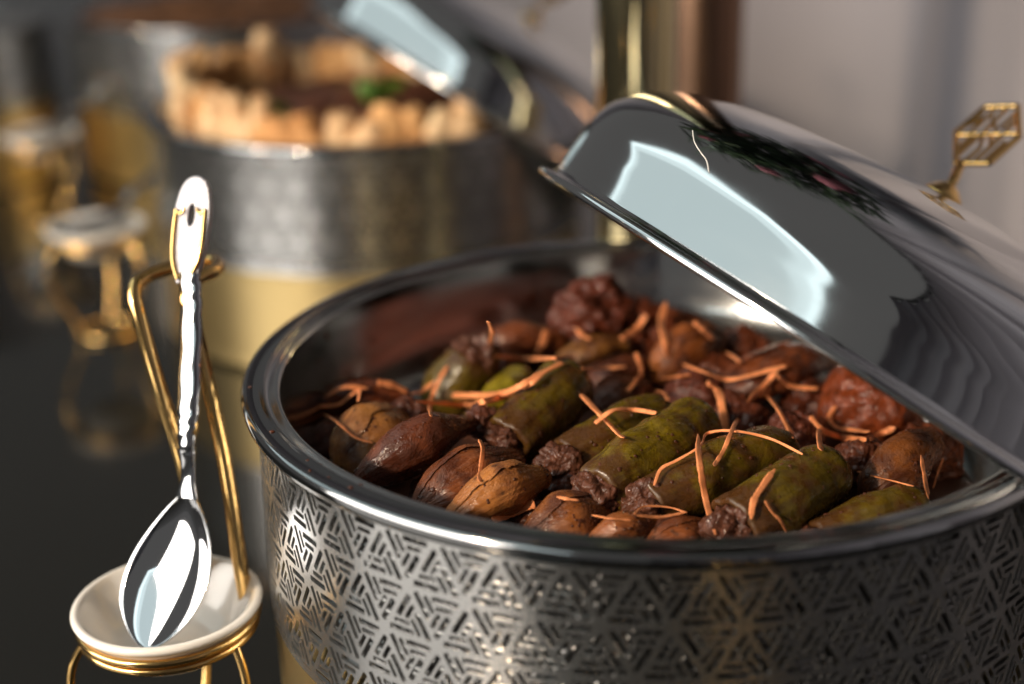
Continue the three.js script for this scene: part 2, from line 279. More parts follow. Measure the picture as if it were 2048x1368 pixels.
// ---------------------------------------------------------------- food
function loft(a, b, r, o) {                      // a soft body round the axis from a to b, with its own skin relief and colours
  const A = V(...a), B = V(...b), ax = B.clone().sub(A), len = ax.length(); ax.normalize();
  const up = V(0, 1, 0), sx = ax.clone().cross(up).normalize(), sy = sx.clone().cross(ax), nu = o.nu ?? 110, nv = o.nv ?? 84, rows = [];
  for (let i = 0; i <= nu; i++) {
    const u = i / nu, row = [];
    for (let j = 0; j <= nv; j++) {
      const v = o.span ? o.span(u, j / nv) : (j % nv) / nv * 2 * Math.PI, q = o.shape(u, v), w = q.axis ?? u;
      const rr = r * q.r * (o.slim ?? 1), bend = (o.bend ?? 0) * Math.sin(Math.PI * w) * len, sag = (o.arch ?? 0) * Math.sin(Math.PI * w) * len;
      const p = A.clone().addScaledVector(ax, w * len).addScaledVector(sx, rr * Math.cos(v) * (o.wide ?? 1) + bend).addScaledVector(sy, rr * Math.sin(v) + sag);
      const d = o.relief ? o.relief(u, v, p) : 0;
      p.addScaledVector(sx, d * Math.cos(v)).addScaledVector(sy, d * Math.sin(v));
      row.push([p.x, p.y, p.z, ...o.color(u, v, p), u * len / 0.03, j / nv * Math.max(1, Math.round(r * 6.28 / 0.03))]);
    }
    rows.push(row);
  }
  return mesh3(rows, !!o.span && null, true);
}
const speck = (p, k, f = 900) => noise(p.x * f + k, p.y * f, p.z * f);
function lump(c, r, seed, o = {}) {              // ground meat: a ball with crumbs
  const g0 = new THREE.IcosahedronGeometry(1, o.detail ?? 22), n = g0.attributes.position, map = new Map(), pos = [], col = [], idx = [], uv = [];
  const s = o.scale ?? [1, 1, 1], crumb = o.crumb ?? 1, tone = o.tone ?? [0.15, 0.06, 0.045], cell = o.cell ?? 420;
  for (let i = 0; i < n.count; i++) {
    const x = n.getX(i), y = n.getY(i), z = n.getZ(i), key = Math.round(x * 1e4) + ',' + Math.round(y * 1e4) + ',' + Math.round(z * 1e4);
    if (!map.has(key)) {
      map.set(key, pos.length / 3);
      const big = 1 + (o.lumpy ?? 0.5) * fbm(x * 1.3 + seed, y * 1.3, z * 1.3 + seed, 3);
      const px = x * r * s[0] * big, py = y * r * s[1] * big, pz = z * r * s[2] * big;
      const w = worley((px + seed) * cell, py * cell, pz * cell), w2 = worley((px + seed) * cell * 0.45, py * cell * 0.45, pz * cell * 0.45);
      const d = (crumb * (0.5 - w) * 1.1 + (0.6 - w2) * 0.9 * Math.min(1, crumb + 0.15)) * 0.00085 + 0.0004 * fbm(px * 600, py * 600, pz * 600, 2);
      pos.push(c[0] + px + x * d, c[1] + py + y * d, c[2] + pz + z * d);
      uv.push((px + pz * 0.6) / 0.03, (py + pz * 0.5) / 0.03); const k = 0.85 + 0.9 * fbm(px * 260 + seed, py * 260, pz * 260, 3) + 0.25 * (hash3(Math.floor((px + seed) * cell), Math.floor(py * cell), Math.floor(pz * cell)) - 0.5);
      col.push(tone[0] * k, tone[1] * k, tone[2] * k);
    }
    idx.push(map.get(key));
  }
  const g = new THREE.BufferGeometry(); g.setIndex(idx); g.setAttribute('position', new THREE.Float32BufferAttribute(pos, 3)); g.setAttribute('color', new THREE.Float32BufferAttribute(col, 3)); g.setAttribute('uv', new THREE.Float32BufferAttribute(uv, 2)); g.computeVertexNormals(); return g;
}
const foodMeshes = [];
const bead = new THREE.SphereGeometry(1, 8, 6);
function drops(parent, g, seed, count) {         // beads of sauce left on the upper side of a piece
  const q = rng(seed * 7 + 1), P = g.attributes.position, N = g.attributes.normal, gs = [];
  for (let tries = 0; gs.length < count && tries < 900; tries++) {
    const i = Math.floor(q() * P.count); if (N.getY(i) < 0.1 || fbm(P.getX(i) * 90 + seed, P.getY(i) * 90, P.getZ(i) * 90, 2) < 0.02) continue;
    const r = 0.00035 + 0.0009 * q() * q(), n = V(N.getX(i), N.getY(i), N.getZ(i)), b = bead.clone(); b.scale(r * (0.8 + 0.6 * q()), r * 0.6, r);
    b.applyQuaternion(new THREE.Quaternion().setFromUnitVectors(V(0, 1, 0), n)); b.translate(P.getX(i), P.getY(i), P.getZ(i)); gs.push(b);
  }
  if (gs.length) { const m = part('sauce_drops', mergeGeometries(gs.map(plain)), M.drop, parent); m.userData.kind = 'stuff'; }
}
function zucchini(label, a, b, r, seed, o = {}) {
  const t = thing('stuffed_zucchini', label, 'stuffed zucchini', [0, 0, 0], 'stuffed vegetables in the nearest dish');
  const hi = o.hi ?? [0.15, 0.098, 0.007], lo = o.lo ?? [0.055, 0.033, 0.005], br = [0.065, 0.022, 0.008], stain = (o.stain ?? 0.25) + 0.08;
  const len = V(...a).distanceTo(V(...b)), cap = r / len * 0.95;
  const g = loft(a, b, r, {
    nu: 150, nv: 110, slim: 0.95, bend: o.bend ?? 0.03, arch: o.arch ?? 0.04,
    shape: (u, v) => {
      const inner = 0.1;                          // the wall turns in at the open end
      const lip = 0.16 * r / len; if (u < inner) { const k = u / inner; return { axis: lip * (1 - Math.sin(Math.PI * k)) + 0.3 * lip * (1 - k), r: 0.78 - 0.14 * Math.cos(Math.PI * k) }; }
      const w = (u - inner) / (1 - inner), round = 1 - cap; let k = 1;
      if (w < 0.06) k = 0.99 + 0.01 * Math.sin(w / 0.06 * Math.PI / 2);
      if (w > round) k = Math.sqrt(Math.max(0, 1 - ((w - round) / cap) ** 2));
      return { axis: lip + w * (1 - lip), r: k * (0.9 + 0.13 * Math.sin(w * 2.7 + 0.2)) };
    },
    relief: (u, v, p) => 0.0034 * fbm(p.x * 40 + seed, p.y * 40, p.z * 40, 3) + 0.00022 * noise(Math.cos(v) * 8 + seed, Math.sin(v) * 8, u * 2.5) + 0.00012 * fbm(p.x * 500, p.y * 500, p.z * 500 + seed, 3) + 0.0012 * smooth(u, 0.3, 0.1) * noise(Math.cos(v) * 2, Math.sin(v) * 2, seed),
    color: (u, v, p) => {
      const streak = noise(Math.cos(v) * 11 + seed, Math.sin(v) * 11, u * 3), patch = fbm(p.x * 70 + seed, p.y * 70, p.z * 70, 4), fine = speck(p, seed, 1300);
      let c = mix3(lo, hi, clamp(0.45 + 0.5 * patch + 0.4 * streak + 0.4 * fine, 0, 1));
      const dirt = smooth(fbm(p.x * 110 + seed * 3, p.y * 110, p.z * 110, 4) + stain - 0.3 + 0.4 * smooth(u, 0.34, 0.1), -0.18, 0.34);
      c = mix3(c, br, dirt * 0.82);
      c = mix3(c, [0.05, 0.025, 0.01], 0.6 * smooth(fbm(p.x * 230 + seed, p.y * 230, p.z * 230, 4), 0.3, 0.42));
      return c;
    },
  });
  foodMeshes.push(part('skin', g, M.skin, t));
  const A = V(...a), ax = V(...b).sub(A).normalize(), f = A.clone().addScaledVector(ax, r * 0.1 + (o.deep ?? 0));
  foodMeshes.push(part('filling', lump(f.toArray(), r * 0.77, seed, { scale: [1, 0.95, 1], lumpy: 0.8, tone: [0.1, 0.036, 0.02], cell: 760 }), M.meat, t));
  drops(t, g, seed, 46);
  return t;
}
function onion(label, a, b, r, seed, o = {}) {
  const t = thing('stuffed_onion', label, 'stuffed onion', [0, 0, 0], 'stuffed vegetables in the nearest dish');
  const hi = o.hi ?? [0.22, 0.1, 0.03], lo = o.lo ?? [0.12, 0.044, 0.015], br = o.br ?? [0.06, 0.017, 0.008], stain = (o.stain ?? 0.1) + 0.1;
  const lines = o.lines ?? 1, step = o.step ?? 0.12, twist = o.twist ?? 1.2, turn = o.turn ?? 2.0;
  const skin = {
    nu: 150, nv: 130, slim: 0.83, bend: o.bend ?? 0.06, arch: o.arch ?? 0.1, wide: o.wide ?? 1.08,
    shape: (u, v) => {
      const w = u * u * (3 - 2 * u) * 0.5 + u * 0.5, cap = Math.sqrt(1 - (1 - Math.min(1, (w + 0.003) / 0.44)) ** 2), end = w > 0.9 ? Math.sqrt(Math.max(0.002, 1 - ((w - 0.9) / 0.1) ** 2)) : 1;
      const body = Math.pow(cap, o.blunt ?? 0.8) * mix(1, o.neck ?? 0.43, smooth(w, 0.42, 0.98)) * end;
      const f = ((v + turn + w * twist) / (2 * Math.PI)) % 1;             // the outer layer laps over itself
      const lap = 1 + step * (1 - f) * smooth(w, 0.02, 0.2);
      return { axis: w, r: body * lap * (1 + 0.16 * Math.sin(v * 2 + seed) + 0.1 * Math.sin(u * 5 + seed * 2)) };
    },
    relief: (u, v, p) => 0.0034 * fbm(p.x * 42 + seed, p.y * 42, p.z * 42, 3) + lines * (0.0004 * noise(Math.cos(v) * 4 + seed, Math.sin(v) * 4, u * 1.2) + 0.0002 * noise(Math.cos(v) * 14 + seed, Math.sin(v) * 14, u * 1.6)) + 0.00018 * fbm(p.x * 600, p.y * 600, p.z * 600 + seed, 2),
    color: (u, v, p) => {
      const line = noise(Math.cos(v) * 34 + seed, Math.sin(v) * 34, u * 1.4), patch = fbm(p.x * 60 + seed, p.y * 60, p.z * 60, 4);
      let c = mix3(lo, hi, clamp(0.5 + 1.0 * patch + 0.4 * line * lines, 0, 1));
      const d = smooth(fbm(p.x * 80 + seed * 2, p.y * 80, p.z * 80 + 4, 4) + stain - 0.2, -0.15, 0.3); c = mix3(c, br, d * 0.85);
      c = mix3(c, [0.04, 0.018, 0.01], 0.7 * smooth(fbm(p.x * 200 + seed, p.y * 200, p.z * 200, 4), 0.3, 0.4));
      return c;
    },
  };
  const g = loft(a, b, r, skin);
  foodMeshes.push(part('layers', g, M.wet, t));
  // the outermost layer, torn along its edges and lying loosely over the others
  const q0 = rng(seed * 5 + 3), from = 1.0 + 0.9 * q0(), wide0 = 2.3 + 1.1 * q0(), end = 0.58 + 0.26 * q0();
  const sheet = loft(a, b, r, { ...skin, nu: 110, nv: 90, span: (u, k) => from + 0.25 * noise(u * 4, seed, 2) + 0.06 * noise(u * 18, seed, 6) + k * (wide0 + 0.3 * noise(u * 3.4, seed, 9) + 0.08 * noise(u * 17, seed, 3)),
    shape: (u, v) => { const w = 0.01 + u * (end + 0.07 * noise(v * 2.2, seed, 4) + 0.02 * noise(v * 11, seed, 8)), m = skin.shape(w, v); return { axis: m.axis, r: m.r * (1.06 + 0.05 * noise(u * 3, v * 1.5, seed)) + 0.04 + 0.06 * smooth(u, 0.85, 1) }; },
    color: (u, v, p) => { const c = skin.color(u, v, p), k = 1.12 + 0.25 * noise(u * 2, v, seed); return [c[0] * k, c[1] * k, c[2] * k]; } });
  if (seed % 2 || seed % 4 === 0) foodMeshes.push(part('outer_layer', sheet, M.petalSkin, t));

  if (o.fill) { const e = V(...(o.fill === 'near' ? a : b)); foodMeshes.push(part('filling', lump(e.toArray(), r * 0.62, seed + 2, { tone: [0.09, 0.03, 0.017], cell: 380, detail: 16 }), M.meat, t)); }
  drops(t, g, seed, 64);
  return t;
}
function dumpling(name, label, category, c, r, seed, o = {}) {
  const m = single(name, lump(c, r, seed, { detail: 26, ...o }), M.meat, label, category, 'stuffed vegetables in the nearest dish'); foodMeshes.push(m); return m;
}
{
  const rows = []; for (let i = 0; i <= 40; i++) { const r = 0.157 * i / 40 + 1e-4, row = []; for (let j = 0; j < 120; j++) { const a = j / 120 * 2 * Math.PI, x = r * Math.cos(a), z = r * Math.sin(a); row.push([x, 0.138 + 0.019 * Math.max(0, 1 - (r / 0.157) ** 2) ** 0.6 + 0.006 * fbm(x * 40, 2, z * 40, 4), z, ...mix3([0.03, 0.012, 0.007], [0.07, 0.026, 0.014], 0.5 + fbm(x * 90, 0, z * 90, 3))]); } rows.push(row); }
  foodMeshes.push(single('sauce', mesh3(rows.reverse(), true, true), M.meat, 'dark brown sauce under the stuffed vegetables', 'sauce'));
}
zucchini('green stuffed zucchini at the centre left, its open meaty end towards the dark brown onion', [-0.076, 0.167, 0.034], [-0.037, 0.178, -0.024], 0.0162, 11, { stain: 0.22 });
zucchini('green stuffed zucchini under two crossing carrot shreds, meat spilling from its near end', [-0.047, 0.165, 0.05], [0.006, 0.169, 0.002], 0.0138, 23, { stain: 0.2, deep: -0.004 });
zucchini('bright green stuffed zucchini in the middle with its hollow open end facing the viewer', [-0.036, 0.169, 0.09], [0.022, 0.175, 0.024], 0.0152, 37, { stain: 0.12, deep: 0.002, hi: [0.21, 0.142, 0.007] });
zucchini('green stuffed zucchini crossed by a long upright carrot shred and a thin looped one', [-0.015, 0.167, 0.099], [0.058, 0.171, 0.05], 0.0148, 41, { stain: 0.26 });
zucchini('dark green stuffed zucchini at the right with a bent carrot shred on its near end', [0.02, 0.165, 0.118], [0.074, 0.171, 0.073], 0.0157, 53, { stain: 0.2, lo: [0.045, 0.028, 0.005], hi: [0.14, 0.095, 0.008] });
zucchini('green stuffed zucchini half hidden by the right front rim', [0.056, 0.157, 0.119], [0.108, 0.163, 0.092], 0.0118, 67, { stain: 0.26 });
zucchini('short green stuffed zucchini at the back left, standing with its meaty end up', [-0.091, 0.173, -0.066], [-0.112, 0.142, -0.054], 0.0165, 71, { stain: 0.1, deep: -0.004 });
zucchini('small olive zucchini hidden between two larger ones under a forked carrot shred', [-0.087, 0.157, -0.012], [-0.064, 0.161, -0.068], 0.0122, 83, { stain: 0.1, hi: [0.4, 0.31, 0.01] });

onion('tan stuffed onion at the left with meat at its far end', [-0.152, 0.159, 0.036], [-0.123, 0.167, -0.008], 0.0155, 3, { fill: 'far', lines: 0.4, hi: [0.333, 0.143, 0.036], lo: [0.177, 0.063, 0.017] });
onion('dark brown glossy stuffed onion at the left front, tapering to the right', [-0.142, 0.169, 0.07], [-0.086, 0.178, 0.027], 0.0128, 6, { hi: [0.156, 0.043, 0.016], lo: [0.066, 0.015, 0.006], stain: 0.2, step: 0.2, fill: 'far' });
onion('brown ribbed stuffed onion lying between the dark brown one and the light tan one', [-0.114, 0.164, 0.09], [-0.067, 0.169, 0.047], 0.0124, 9, { hi: [0.183, 0.055, 0.017], lo: [0.092, 0.024, 0.009], lines: 1.6, stain: 0.15 });
onion('light tan stuffed onion with fine ribs, pointed end to the left front', [-0.1, 0.163, 0.103], [-0.055, 0.169, 0.069], 0.0128, 12, { hi: [0.416, 0.164, 0.043], lo: [0.250, 0.084, 0.022], lines: 1.4, stain: -0.05 });
onion('tan stuffed onion with a black spot, close behind the front rim', [-0.066, 0.161, 0.117], [-0.03, 0.164, 0.092], 0.0112, 15, { hi: [0.261, 0.087, 0.022], lo: [0.156, 0.048, 0.013], stain: 0.1 });
onion('pale brown stuffed onion below a thin looped carrot shred at the front rim', [-0.042, 0.16, 0.121], [-0.006, 0.163, 0.108], 0.0092, 18, { hi: [0.261, 0.082, 0.022], lo: [0.170, 0.052, 0.014] });
onion('small reddish brown stuffed onion left of the long upright carrot shred', [-0.018, 0.159, 0.123], [0.014, 0.161, 0.108], 0.0086, 21, { hi: [0.222, 0.065, 0.019], lo: [0.144, 0.039, 0.012] });
onion('smooth reddish brown onion lying across at the far left by the pan wall', [-0.174, 0.158, -0.037], [-0.122, 0.163, -0.036], 0.0118, 24, { hi: [0.170, 0.043, 0.014], lo: [0.098, 0.024, 0.009], lines: 0.4 });
onion('dark small onion tail at the left edge below the smooth brown onion', [-0.172, 0.151, 0.004], [-0.15, 0.157, -0.022], 0.0096, 27, { hi: [0.130, 0.034, 0.012], lo: [0.052, 0.013, 0.006] });
onion('brown layered onion at the back left beside the large meaty lump', [-0.094, 0.16, -0.106], [-0.038, 0.165, -0.109], 0.0125, 30, { hi: [0.196, 0.052, 0.014], lo: [0.104, 0.026, 0.009] });
onion('olive tan onion end in front of the large meaty lump', [-0.046, 0.161, -0.084], [-0.004, 0.17, -0.093], 0.0102, 33, { hi: [0.209, 0.087, 0.017], lo: [0.130, 0.048, 0.012] });
onion('orange brown onion at the back centre below an upright carrot shred', [0.006, 0.163, -0.063], [0.047, 0.17, -0.096], 0.0148, 36, { hi: [0.261, 0.077, 0.014], lo: [0.144, 0.037, 0.009] });
onion('brown onion petal folded open near the lid edge', [0.038, 0.161, -0.032], [0.104, 0.17, -0.069], 0.0155, 39, { hi: [0.196, 0.052, 0.016], lo: [0.104, 0.026, 0.009], step: 0.3 });
onion('tan brown onion at the far right by the pan wall', [0.086, 0.157, 0.077], [0.128, 0.168, 0.038], 0.0152, 42, { hi: [0.196, 0.065, 0.017], lo: [0.098, 0.030, 0.009] });
onion('dark brown onion between the middle zucchini and the olive tan onion', [-0.032, 0.157, -0.06], [0.01, 0.162, -0.08], 0.0122, 45, { hi: [0.156, 0.039, 0.013], lo: [0.078, 0.019, 0.007] });
onion('reddish onion at the very back behind the orange brown one', [0.0, 0.16, -0.112], [0.044, 0.164, -0.131], 0.0135, 48, { hi: [0.196, 0.048, 0.014], lo: [0.111, 0.026, 0.009] });
onion('dark brown onion beside the far end of the centre left zucchini', [-0.03, 0.156, -0.03], [0.0, 0.16, -0.058], 0.013, 51, { hi: [0.156, 0.043, 0.013], lo: [0.078, 0.019, 0.007] });

dumpling('meat_dumpling', 'large meaty lump rising highest at the back of the dish', 'meat lump', [-0.024, 0.18, -0.113], 0.0225, 101, { lumpy: 0.8, crumb: 0.16, tone: [0.098, 0.023, 0.011], cell: 160, scale: [1, 0.85, 1] });
dumpling('meat_dumpling', 'smaller reddish lump to the right of the highest one', 'meat lump', [0.003, 0.17, -0.116], 0.0165, 104, { lumpy: 0.7, crumb: 0.3, tone: [0.153, 0.035, 0.013], cell: 160 });
dumpling('stuffed_tomato', 'large reddish brown stuffed tomato under the edge of the lid', 'stuffed tomato', [0.109, 0.162, -0.013], 0.0245, 107, { lumpy: 0.3, crumb: 0.07, tone: [0.166, 0.034, 0.010], cell: 120, scale: [1.05, 0.95, 1] });
dumpling('meat_dumpling', 'dark meat lump behind the bright green zucchini', 'meat lump', [0.024, 0.159, -0.035], 0.0165, 110, { crumb: 0.6, tone: [0.096, 0.025, 0.013] });
dumpling('meat_dumpling', 'crumbly meat lump behind the dark green zucchini, a carrot shred on top', 'meat lump', [0.065, 0.162, 0.019], 0.0135, 113, { crumb: 0.8, tone: [0.109, 0.031, 0.018] });
dumpling('meat_dumpling', 'small crumbly meat lump beside the tan onion at the right', 'meat lump', [0.091, 0.16, 0.048], 0.0125, 116, { crumb: 0.8, tone: [0.109, 0.034, 0.018] });
dumpling('meat_dumpling', 'dark meat lump right of the two upright carrot shreds at the centre', 'meat lump', [0.042, 0.157, -0.007], 0.0155, 119, { crumb: 0.6, tone: [0.083, 0.022, 0.011] });
dumpling('meat_dumpling', 'crumbly meat spilled between the open ends of the zucchinis', 'meat lump', [-0.052, 0.153, 0.056], 0.0145, 122, { crumb: 1, tone: [0.109, 0.035, 0.021] });
dumpling('meat_dumpling', 'dark meat lump in the middle under the far carrot shreds', 'meat lump', [-0.009, 0.155, -0.04], 0.0145, 125, { crumb: 0.7, tone: [0.096, 0.026, 0.013] });
dumpling('meat_dumpling', 'dark meat lump between the onion petal and the stuffed tomato', 'meat lump', [0.082, 0.155, -0.034], 0.0145, 128, { crumb: 0.6, tone: [0.089, 0.022, 0.010] });
dumpling('meat_dumpling', 'meat crumbs beside the open end of the left zucchini', 'meat lump', [-0.08, 0.149, 0.014], 0.013, 131, { crumb: 1, tone: [0.089, 0.026, 0.015] });
dumpling('meat_dumpling', 'brown lump left of the highest meaty lump', 'meat lump', [-0.058, 0.157, -0.12], 0.0135, 134, { crumb: 0.5, tone: [0.128, 0.034, 0.015] });
dumpling('meat_dumpling', 'reddish lump behind the onion petal at the back', 'meat lump', [0.06, 0.158, -0.1], 0.016, 137, { crumb: 0.5, tone: [0.128, 0.031, 0.011] });

dumpling('meat_dumpling', 'dark meat lump between the smooth brown onion and the tan onion at the left', 'meat lump', [-0.136, 0.153, -0.014], 0.0135, 140, { crumb: 0.7, tone: [0.083, 0.025, 0.011] });
dumpling('meat_dumpling', 'meat lump between the dark brown onion and the brown ribbed one', 'meat lump', [-0.106, 0.154, 0.058], 0.0135, 143, { crumb: 0.7, tone: [0.083, 0.025, 0.011] });
dumpling('meat_dumpling', 'crumbly meat between the light tan onion and the spilled zucchini filling', 'meat lump', [-0.062, 0.153, 0.088], 0.0125, 146, { crumb: 1, tone: [0.109, 0.035, 0.018] });
dumpling('meat_dumpling', 'crumbly meat between the near ends of the third and fourth zucchini', 'meat lump', [-0.024, 0.152, 0.1], 0.012, 149, { crumb: 1, tone: [0.102, 0.034, 0.018] });
dumpling('meat_dumpling', 'dark meat lump between the orange brown onion and the onion petal', 'meat lump', [0.042, 0.158, -0.07], 0.0135, 152, { crumb: 0.5, tone: [0.115, 0.029, 0.011] });
dumpling('meat_dumpling', 'brown lump between the short back zucchini and the layered onion', 'meat lump', [-0.075, 0.153, -0.092], 0.0145, 155, { crumb: 0.5, tone: [0.109, 0.029, 0.011] });
dumpling('meat_dumpling', 'dark meat lump by the right pan wall behind the tan onion', 'meat lump', [0.13, 0.152, 0.022], 0.0165, 158, { crumb: 0.6, tone: [0.089, 0.025, 0.011] });

// ---------------------------------------------------------------- carrot shreds
function shred(label, wide, pts) {              // a peeled strip through points in millimetres
  const P = pts.map(([x, y, z]) => V(x / 1000, y / 1000, z / 1000)), id = used.shredCount = (used.shredCount ?? 0) + 1, q = rng(id * 31);
  if (P.length === 2) P.splice(1, 0, P[0].clone().lerp(P[1], 0.5).add(V((q() - 0.5) * 0.003, 0.0012, (q() - 0.5) * 0.003)));
  const c = new THREE.CatmullRomCurve3(P, false, 'centripetal'), n = 44, rows = [], w = wide * 0.76 / 2000, t = Math.min(w * 0.32, 0.0006), tint = 0.85 + 0.3 * q(), dull = /dull|dim/.test(label) ? 1 : 0;
  let side = null; const view = V(0.1 + q() * 0.5, 1, 0.6);
  for (let i = 0; i <= n; i++) {
    const u = i / n, p = c.getPoint(u), d = c.getTangent(u);
    if (!side) side = view.clone().cross(d).normalize(); else side.addScaledVector(d, -side.dot(d)).normalize();
    const s = side.clone().applyAxisAngle(d, 0.5 * noise(u * 2.2, id * 3.7, 1)), k = s.clone().cross(d), e = Math.min(1, (id % 3 ? 0.6 : 0.25) + Math.min(u, 1 - u) * (id % 3 ? 14 : 5)), f = (0.86 + 0.42 * noise(u * 3.4, id, 5) + 0.2 * noise(u * 15, id, 9)) * e;
    const ring = [[-1, -0.6], [-0.6, -1], [0.6, -1], [1, -0.6], [1, 0.6], [0.6, 1], [-0.6, 1], [-1, 0.6]], tone = tint * (0.9 + 0.5 * noise(u * 6, id, 2) + 0.2 * noise(u * 40, id, 4)), wet = dull ? 0.45 : smooth(noise(u * 2.5, id * 1.3, 8), 0.15, 0.6) * 0.35;
    const row = (z) => ring.map(([a, b]) => { const x = p.clone().addScaledVector(s, a * w * f * z).addScaledVector(k, b * t * f * z); return [x.x, x.y, x.z, ...mix3([0.86 * tone, 0.31 * tone, 0.125 * tone], [0.36, 0.11, 0.035], wet)]; });
    if (i === 0) rows.push(row(0.02)); rows.push(row(1)); if (i === n) rows.push(row(0.02));
  }
  single('carrot_shred', mesh3(rows, true, true), M.carrot, label, 'carrot shred', 'carrot shreds scattered over the stuffed vegetables');
}
shred('carrot shred lying across the gap before the bright green zucchini, its flared end down', 4.7, [[-37.4, 184.7, 13.8], [-30.3, 186.5, 41.9], [-24.4, 182.2, 49.5], [-22.8, 192.3, 81.2]]);
shred('thin carrot shred crossing over the flared one', 3.3, [[-33.1, 185.2, 49.3], [-24.7, 189.2, 44.5], [-14, 185.4, 35.4], [-5.1, 189.5, 49.4]]);
shred('long carrot shred standing upright at the front between two zucchinis', 4.4, [[11.6, 187.5, 69.2], [7.9, 189.4, 102.7], [10.4, 173.9, 105], [11.2, 169.9, 129.9]]);
shred('very thin carrot shred looping over the fourth zucchini', 1.8, [[-11.5, 179.9, 103.8], [-7.9, 184.7, 97.7], [-1.2, 186.9, 94.8], [8.7, 190.1, 89.4], [18.5, 181.6, 55.1], [27.7, 189.3, 70.9], [41.8, 186.8, 73.6], [53.4, 187.5, 92.8]]);
shred('short carrot shred hanging over the thin looping one', 3.0, [[39.3, 167.5, 9.3], [25.1, 191.3, 76.5], [20.1, 187.9, 88], [15, 184.6, 95.8]]);
shred('bent carrot shred on the near end of the dark green zucchini', 4.3, [[39.3, 187.2, 106], [32.8, 184, 114.8], [27.7, 180.4, 122.5], [26.1, 174.9, 127]]);
shred('thin carrot shred on the right flank of the dark green zucchini', 2.1, [[32.6, 180.4, 121.5], [35.7, 175.6, 123.5], [38.7, 172.5, 123.9], [42.1, 165.5, 121.5]]);
shred('wide curled carrot shred at the far end of the bright green zucchini', 5.8, [[27.6, 176.8, -17.2], [32.5, 172.7, -15.9], [32.4, 170.1, 4.5], [33.8, 160.5, 8.1]]);
shred('carrot shred sloping down onto the crumbly meat lump', 4.1, [[58.9, 166.6, -21.6], [56.1, 178.1, 24.8], [59, 173.3, 32.3], [54.7, 182.8, 66.1]]);
shred('long bowed carrot shred below the stuffed tomato', 4.2, [[70.7, 175.5, 26.4], [75.6, 170.3, 29.3], [89.9, 157, 11], [90.8, 175.3, 53.8]]);
shred('hooked carrot shred above the bowed one at the right', 3.8, [[87.6, 171.6, 5.8], [85.2, 164.9, 4.9], [87.8, 161.4, 8.4], [93.6, 162.1, 13.1], [93.9, 176, 46.8]]);
shred('short carrot shred pointing up beside the tan onion at the right', 4.5, [[92.5, 175.1, 54.5], [109.6, 159, 12], [115.2, 163.1, 14.3]]);
shred('carrot stub standing behind the dark green zucchini', 4.0, [[74.7, 171, 31.4], [61.6, 188.4, 90.9]]);
shred('carrot shred lying on the rightmost zucchini', 3.0, [[86.1, 163.1, 61.5], [90.6, 170.5, 83.8], [98.3, 177.4, 106]]);
shred('carrot shred standing by the right front rim', 3.5, [[109, 178.5, 78.3], [111.6, 167.8, 77.2], [105.4, 170.9, 105]]);
shred('dim narrow carrot shred at the far right by the pan wall', 2.2, [[130.3, 160.3, 43.9], [129.5, 151.9, 40.8], [124, 149.2, 52.3]]);
shred('long carrot shred with a thick left end, the longest under the lid edge', 4.7, [[20.7, 171.1, -55.9], [28, 177.5, -28.2], [39.8, 172.7, -29.5], [50, 177.6, -21.9], [61.4, 180.3, -22.7], [68.4, 181.4, -24]]);
shred('carrot shred branching down to the left from the longest one', 4.1, [[64, 181.2, -21.5], [57.5, 173, -20.5], [45.3, 172.7, 0.1]]);
shred('carrot shred branching to the right from the longest one', 3.6, [[63.9, 177.3, -20.6], [71.5, 170.2, -24.3], [85.3, 168.5, -24]]);
shred('narrow dull carrot shred left of the longest one', 2.9, [[9.2, 162, -58.6], [13.4, 174.6, -29.8], [20.4, 176, -28.7]]);
shred('tall carrot shred standing in front of the orange brown onion', 6.1, [[16.8, 188.1, -108.7], [13.6, 181.1, -99.8], [11, 182.6, -60.6], [12.8, 173.5, -58.8]]);
shred('carrot shred on the right slope of the highest meaty lump', 5.0, [[4.8, 183.2, -100.5], [0, 176.7, -99.3], [-10.1, 175.6, -84.6]]);
shred('carrot shred lying on top of the orange brown onion', 4.9, [[27.7, 189, -72.1], [33, 184.6, -70.5], [38.9, 178.4, -73.3]]);
shred('short carrot shred right of the orange brown onion', 4.0, [[44.7, 172.8, -67.6], [47.7, 178.9, -36.7]]);
shred('carrot stub standing at the back by the left pan wall', 4.2, [[-80.3, 234, 43.7], [-81.5, 185.8, -55.7]]);
shred('carrot stub leaning on the brown layered onion', 5.6, [[-50.8, 177, -97.3], [-52.9, 170.7, -95.6], [-55.5, 163.5, -96.4]]);
shred('small carrot shred at the foot of the highest meaty lump', 3.9, [[-35.2, 179.7, -92.9], [-31.4, 177.5, -86.7], [-27.3, 177.3, -80.8]]);
shred('straight carrot shred lying across the back zucchini and the olive tan onion', 3.2, [[-78.8, 178.5, -56.3], [-63.3, 165.4, -85.3], [-49.3, 196.9, -4.2], [-36.2, 169.6, -73.4]]);
shred('upper branch of the forked carrot shreds over the small olive zucchini', 4.5, [[-45.7, 195.5, -1.4], [-55.8, 194.7, 9.2], [-66.9, 192.5, 19.9], [-79.4, 174.6, -13], [-101.9, 164.2, -38.4]]);
shred('lower branch of the forked carrot shreds, reaching to the left', 4.5, [[-53.3, 194.6, 6.2], [-61.6, 193.4, 19], [-74.4, 173.3, -14.6], [-84, 191.7, 35.4], [-95.7, 157.9, -40.1], [-117.5, 177.9, 0.7]]);
shred('carrot shred lying flat right of the centre left zucchini', 3.1, [[-35.9, 191.7, -2.3], [-22.7, 171.2, -52.8], [-10.3, 171.8, -52.9]]);
shred('kinked carrot shred in the middle of the dark meat lumps', 3.2, [[-4.3, 176.2, -61.7], [-1.7, 168.2, -57.2], [-6.9, 172.3, -32], [-11.9, 169.3, -25.1]]);
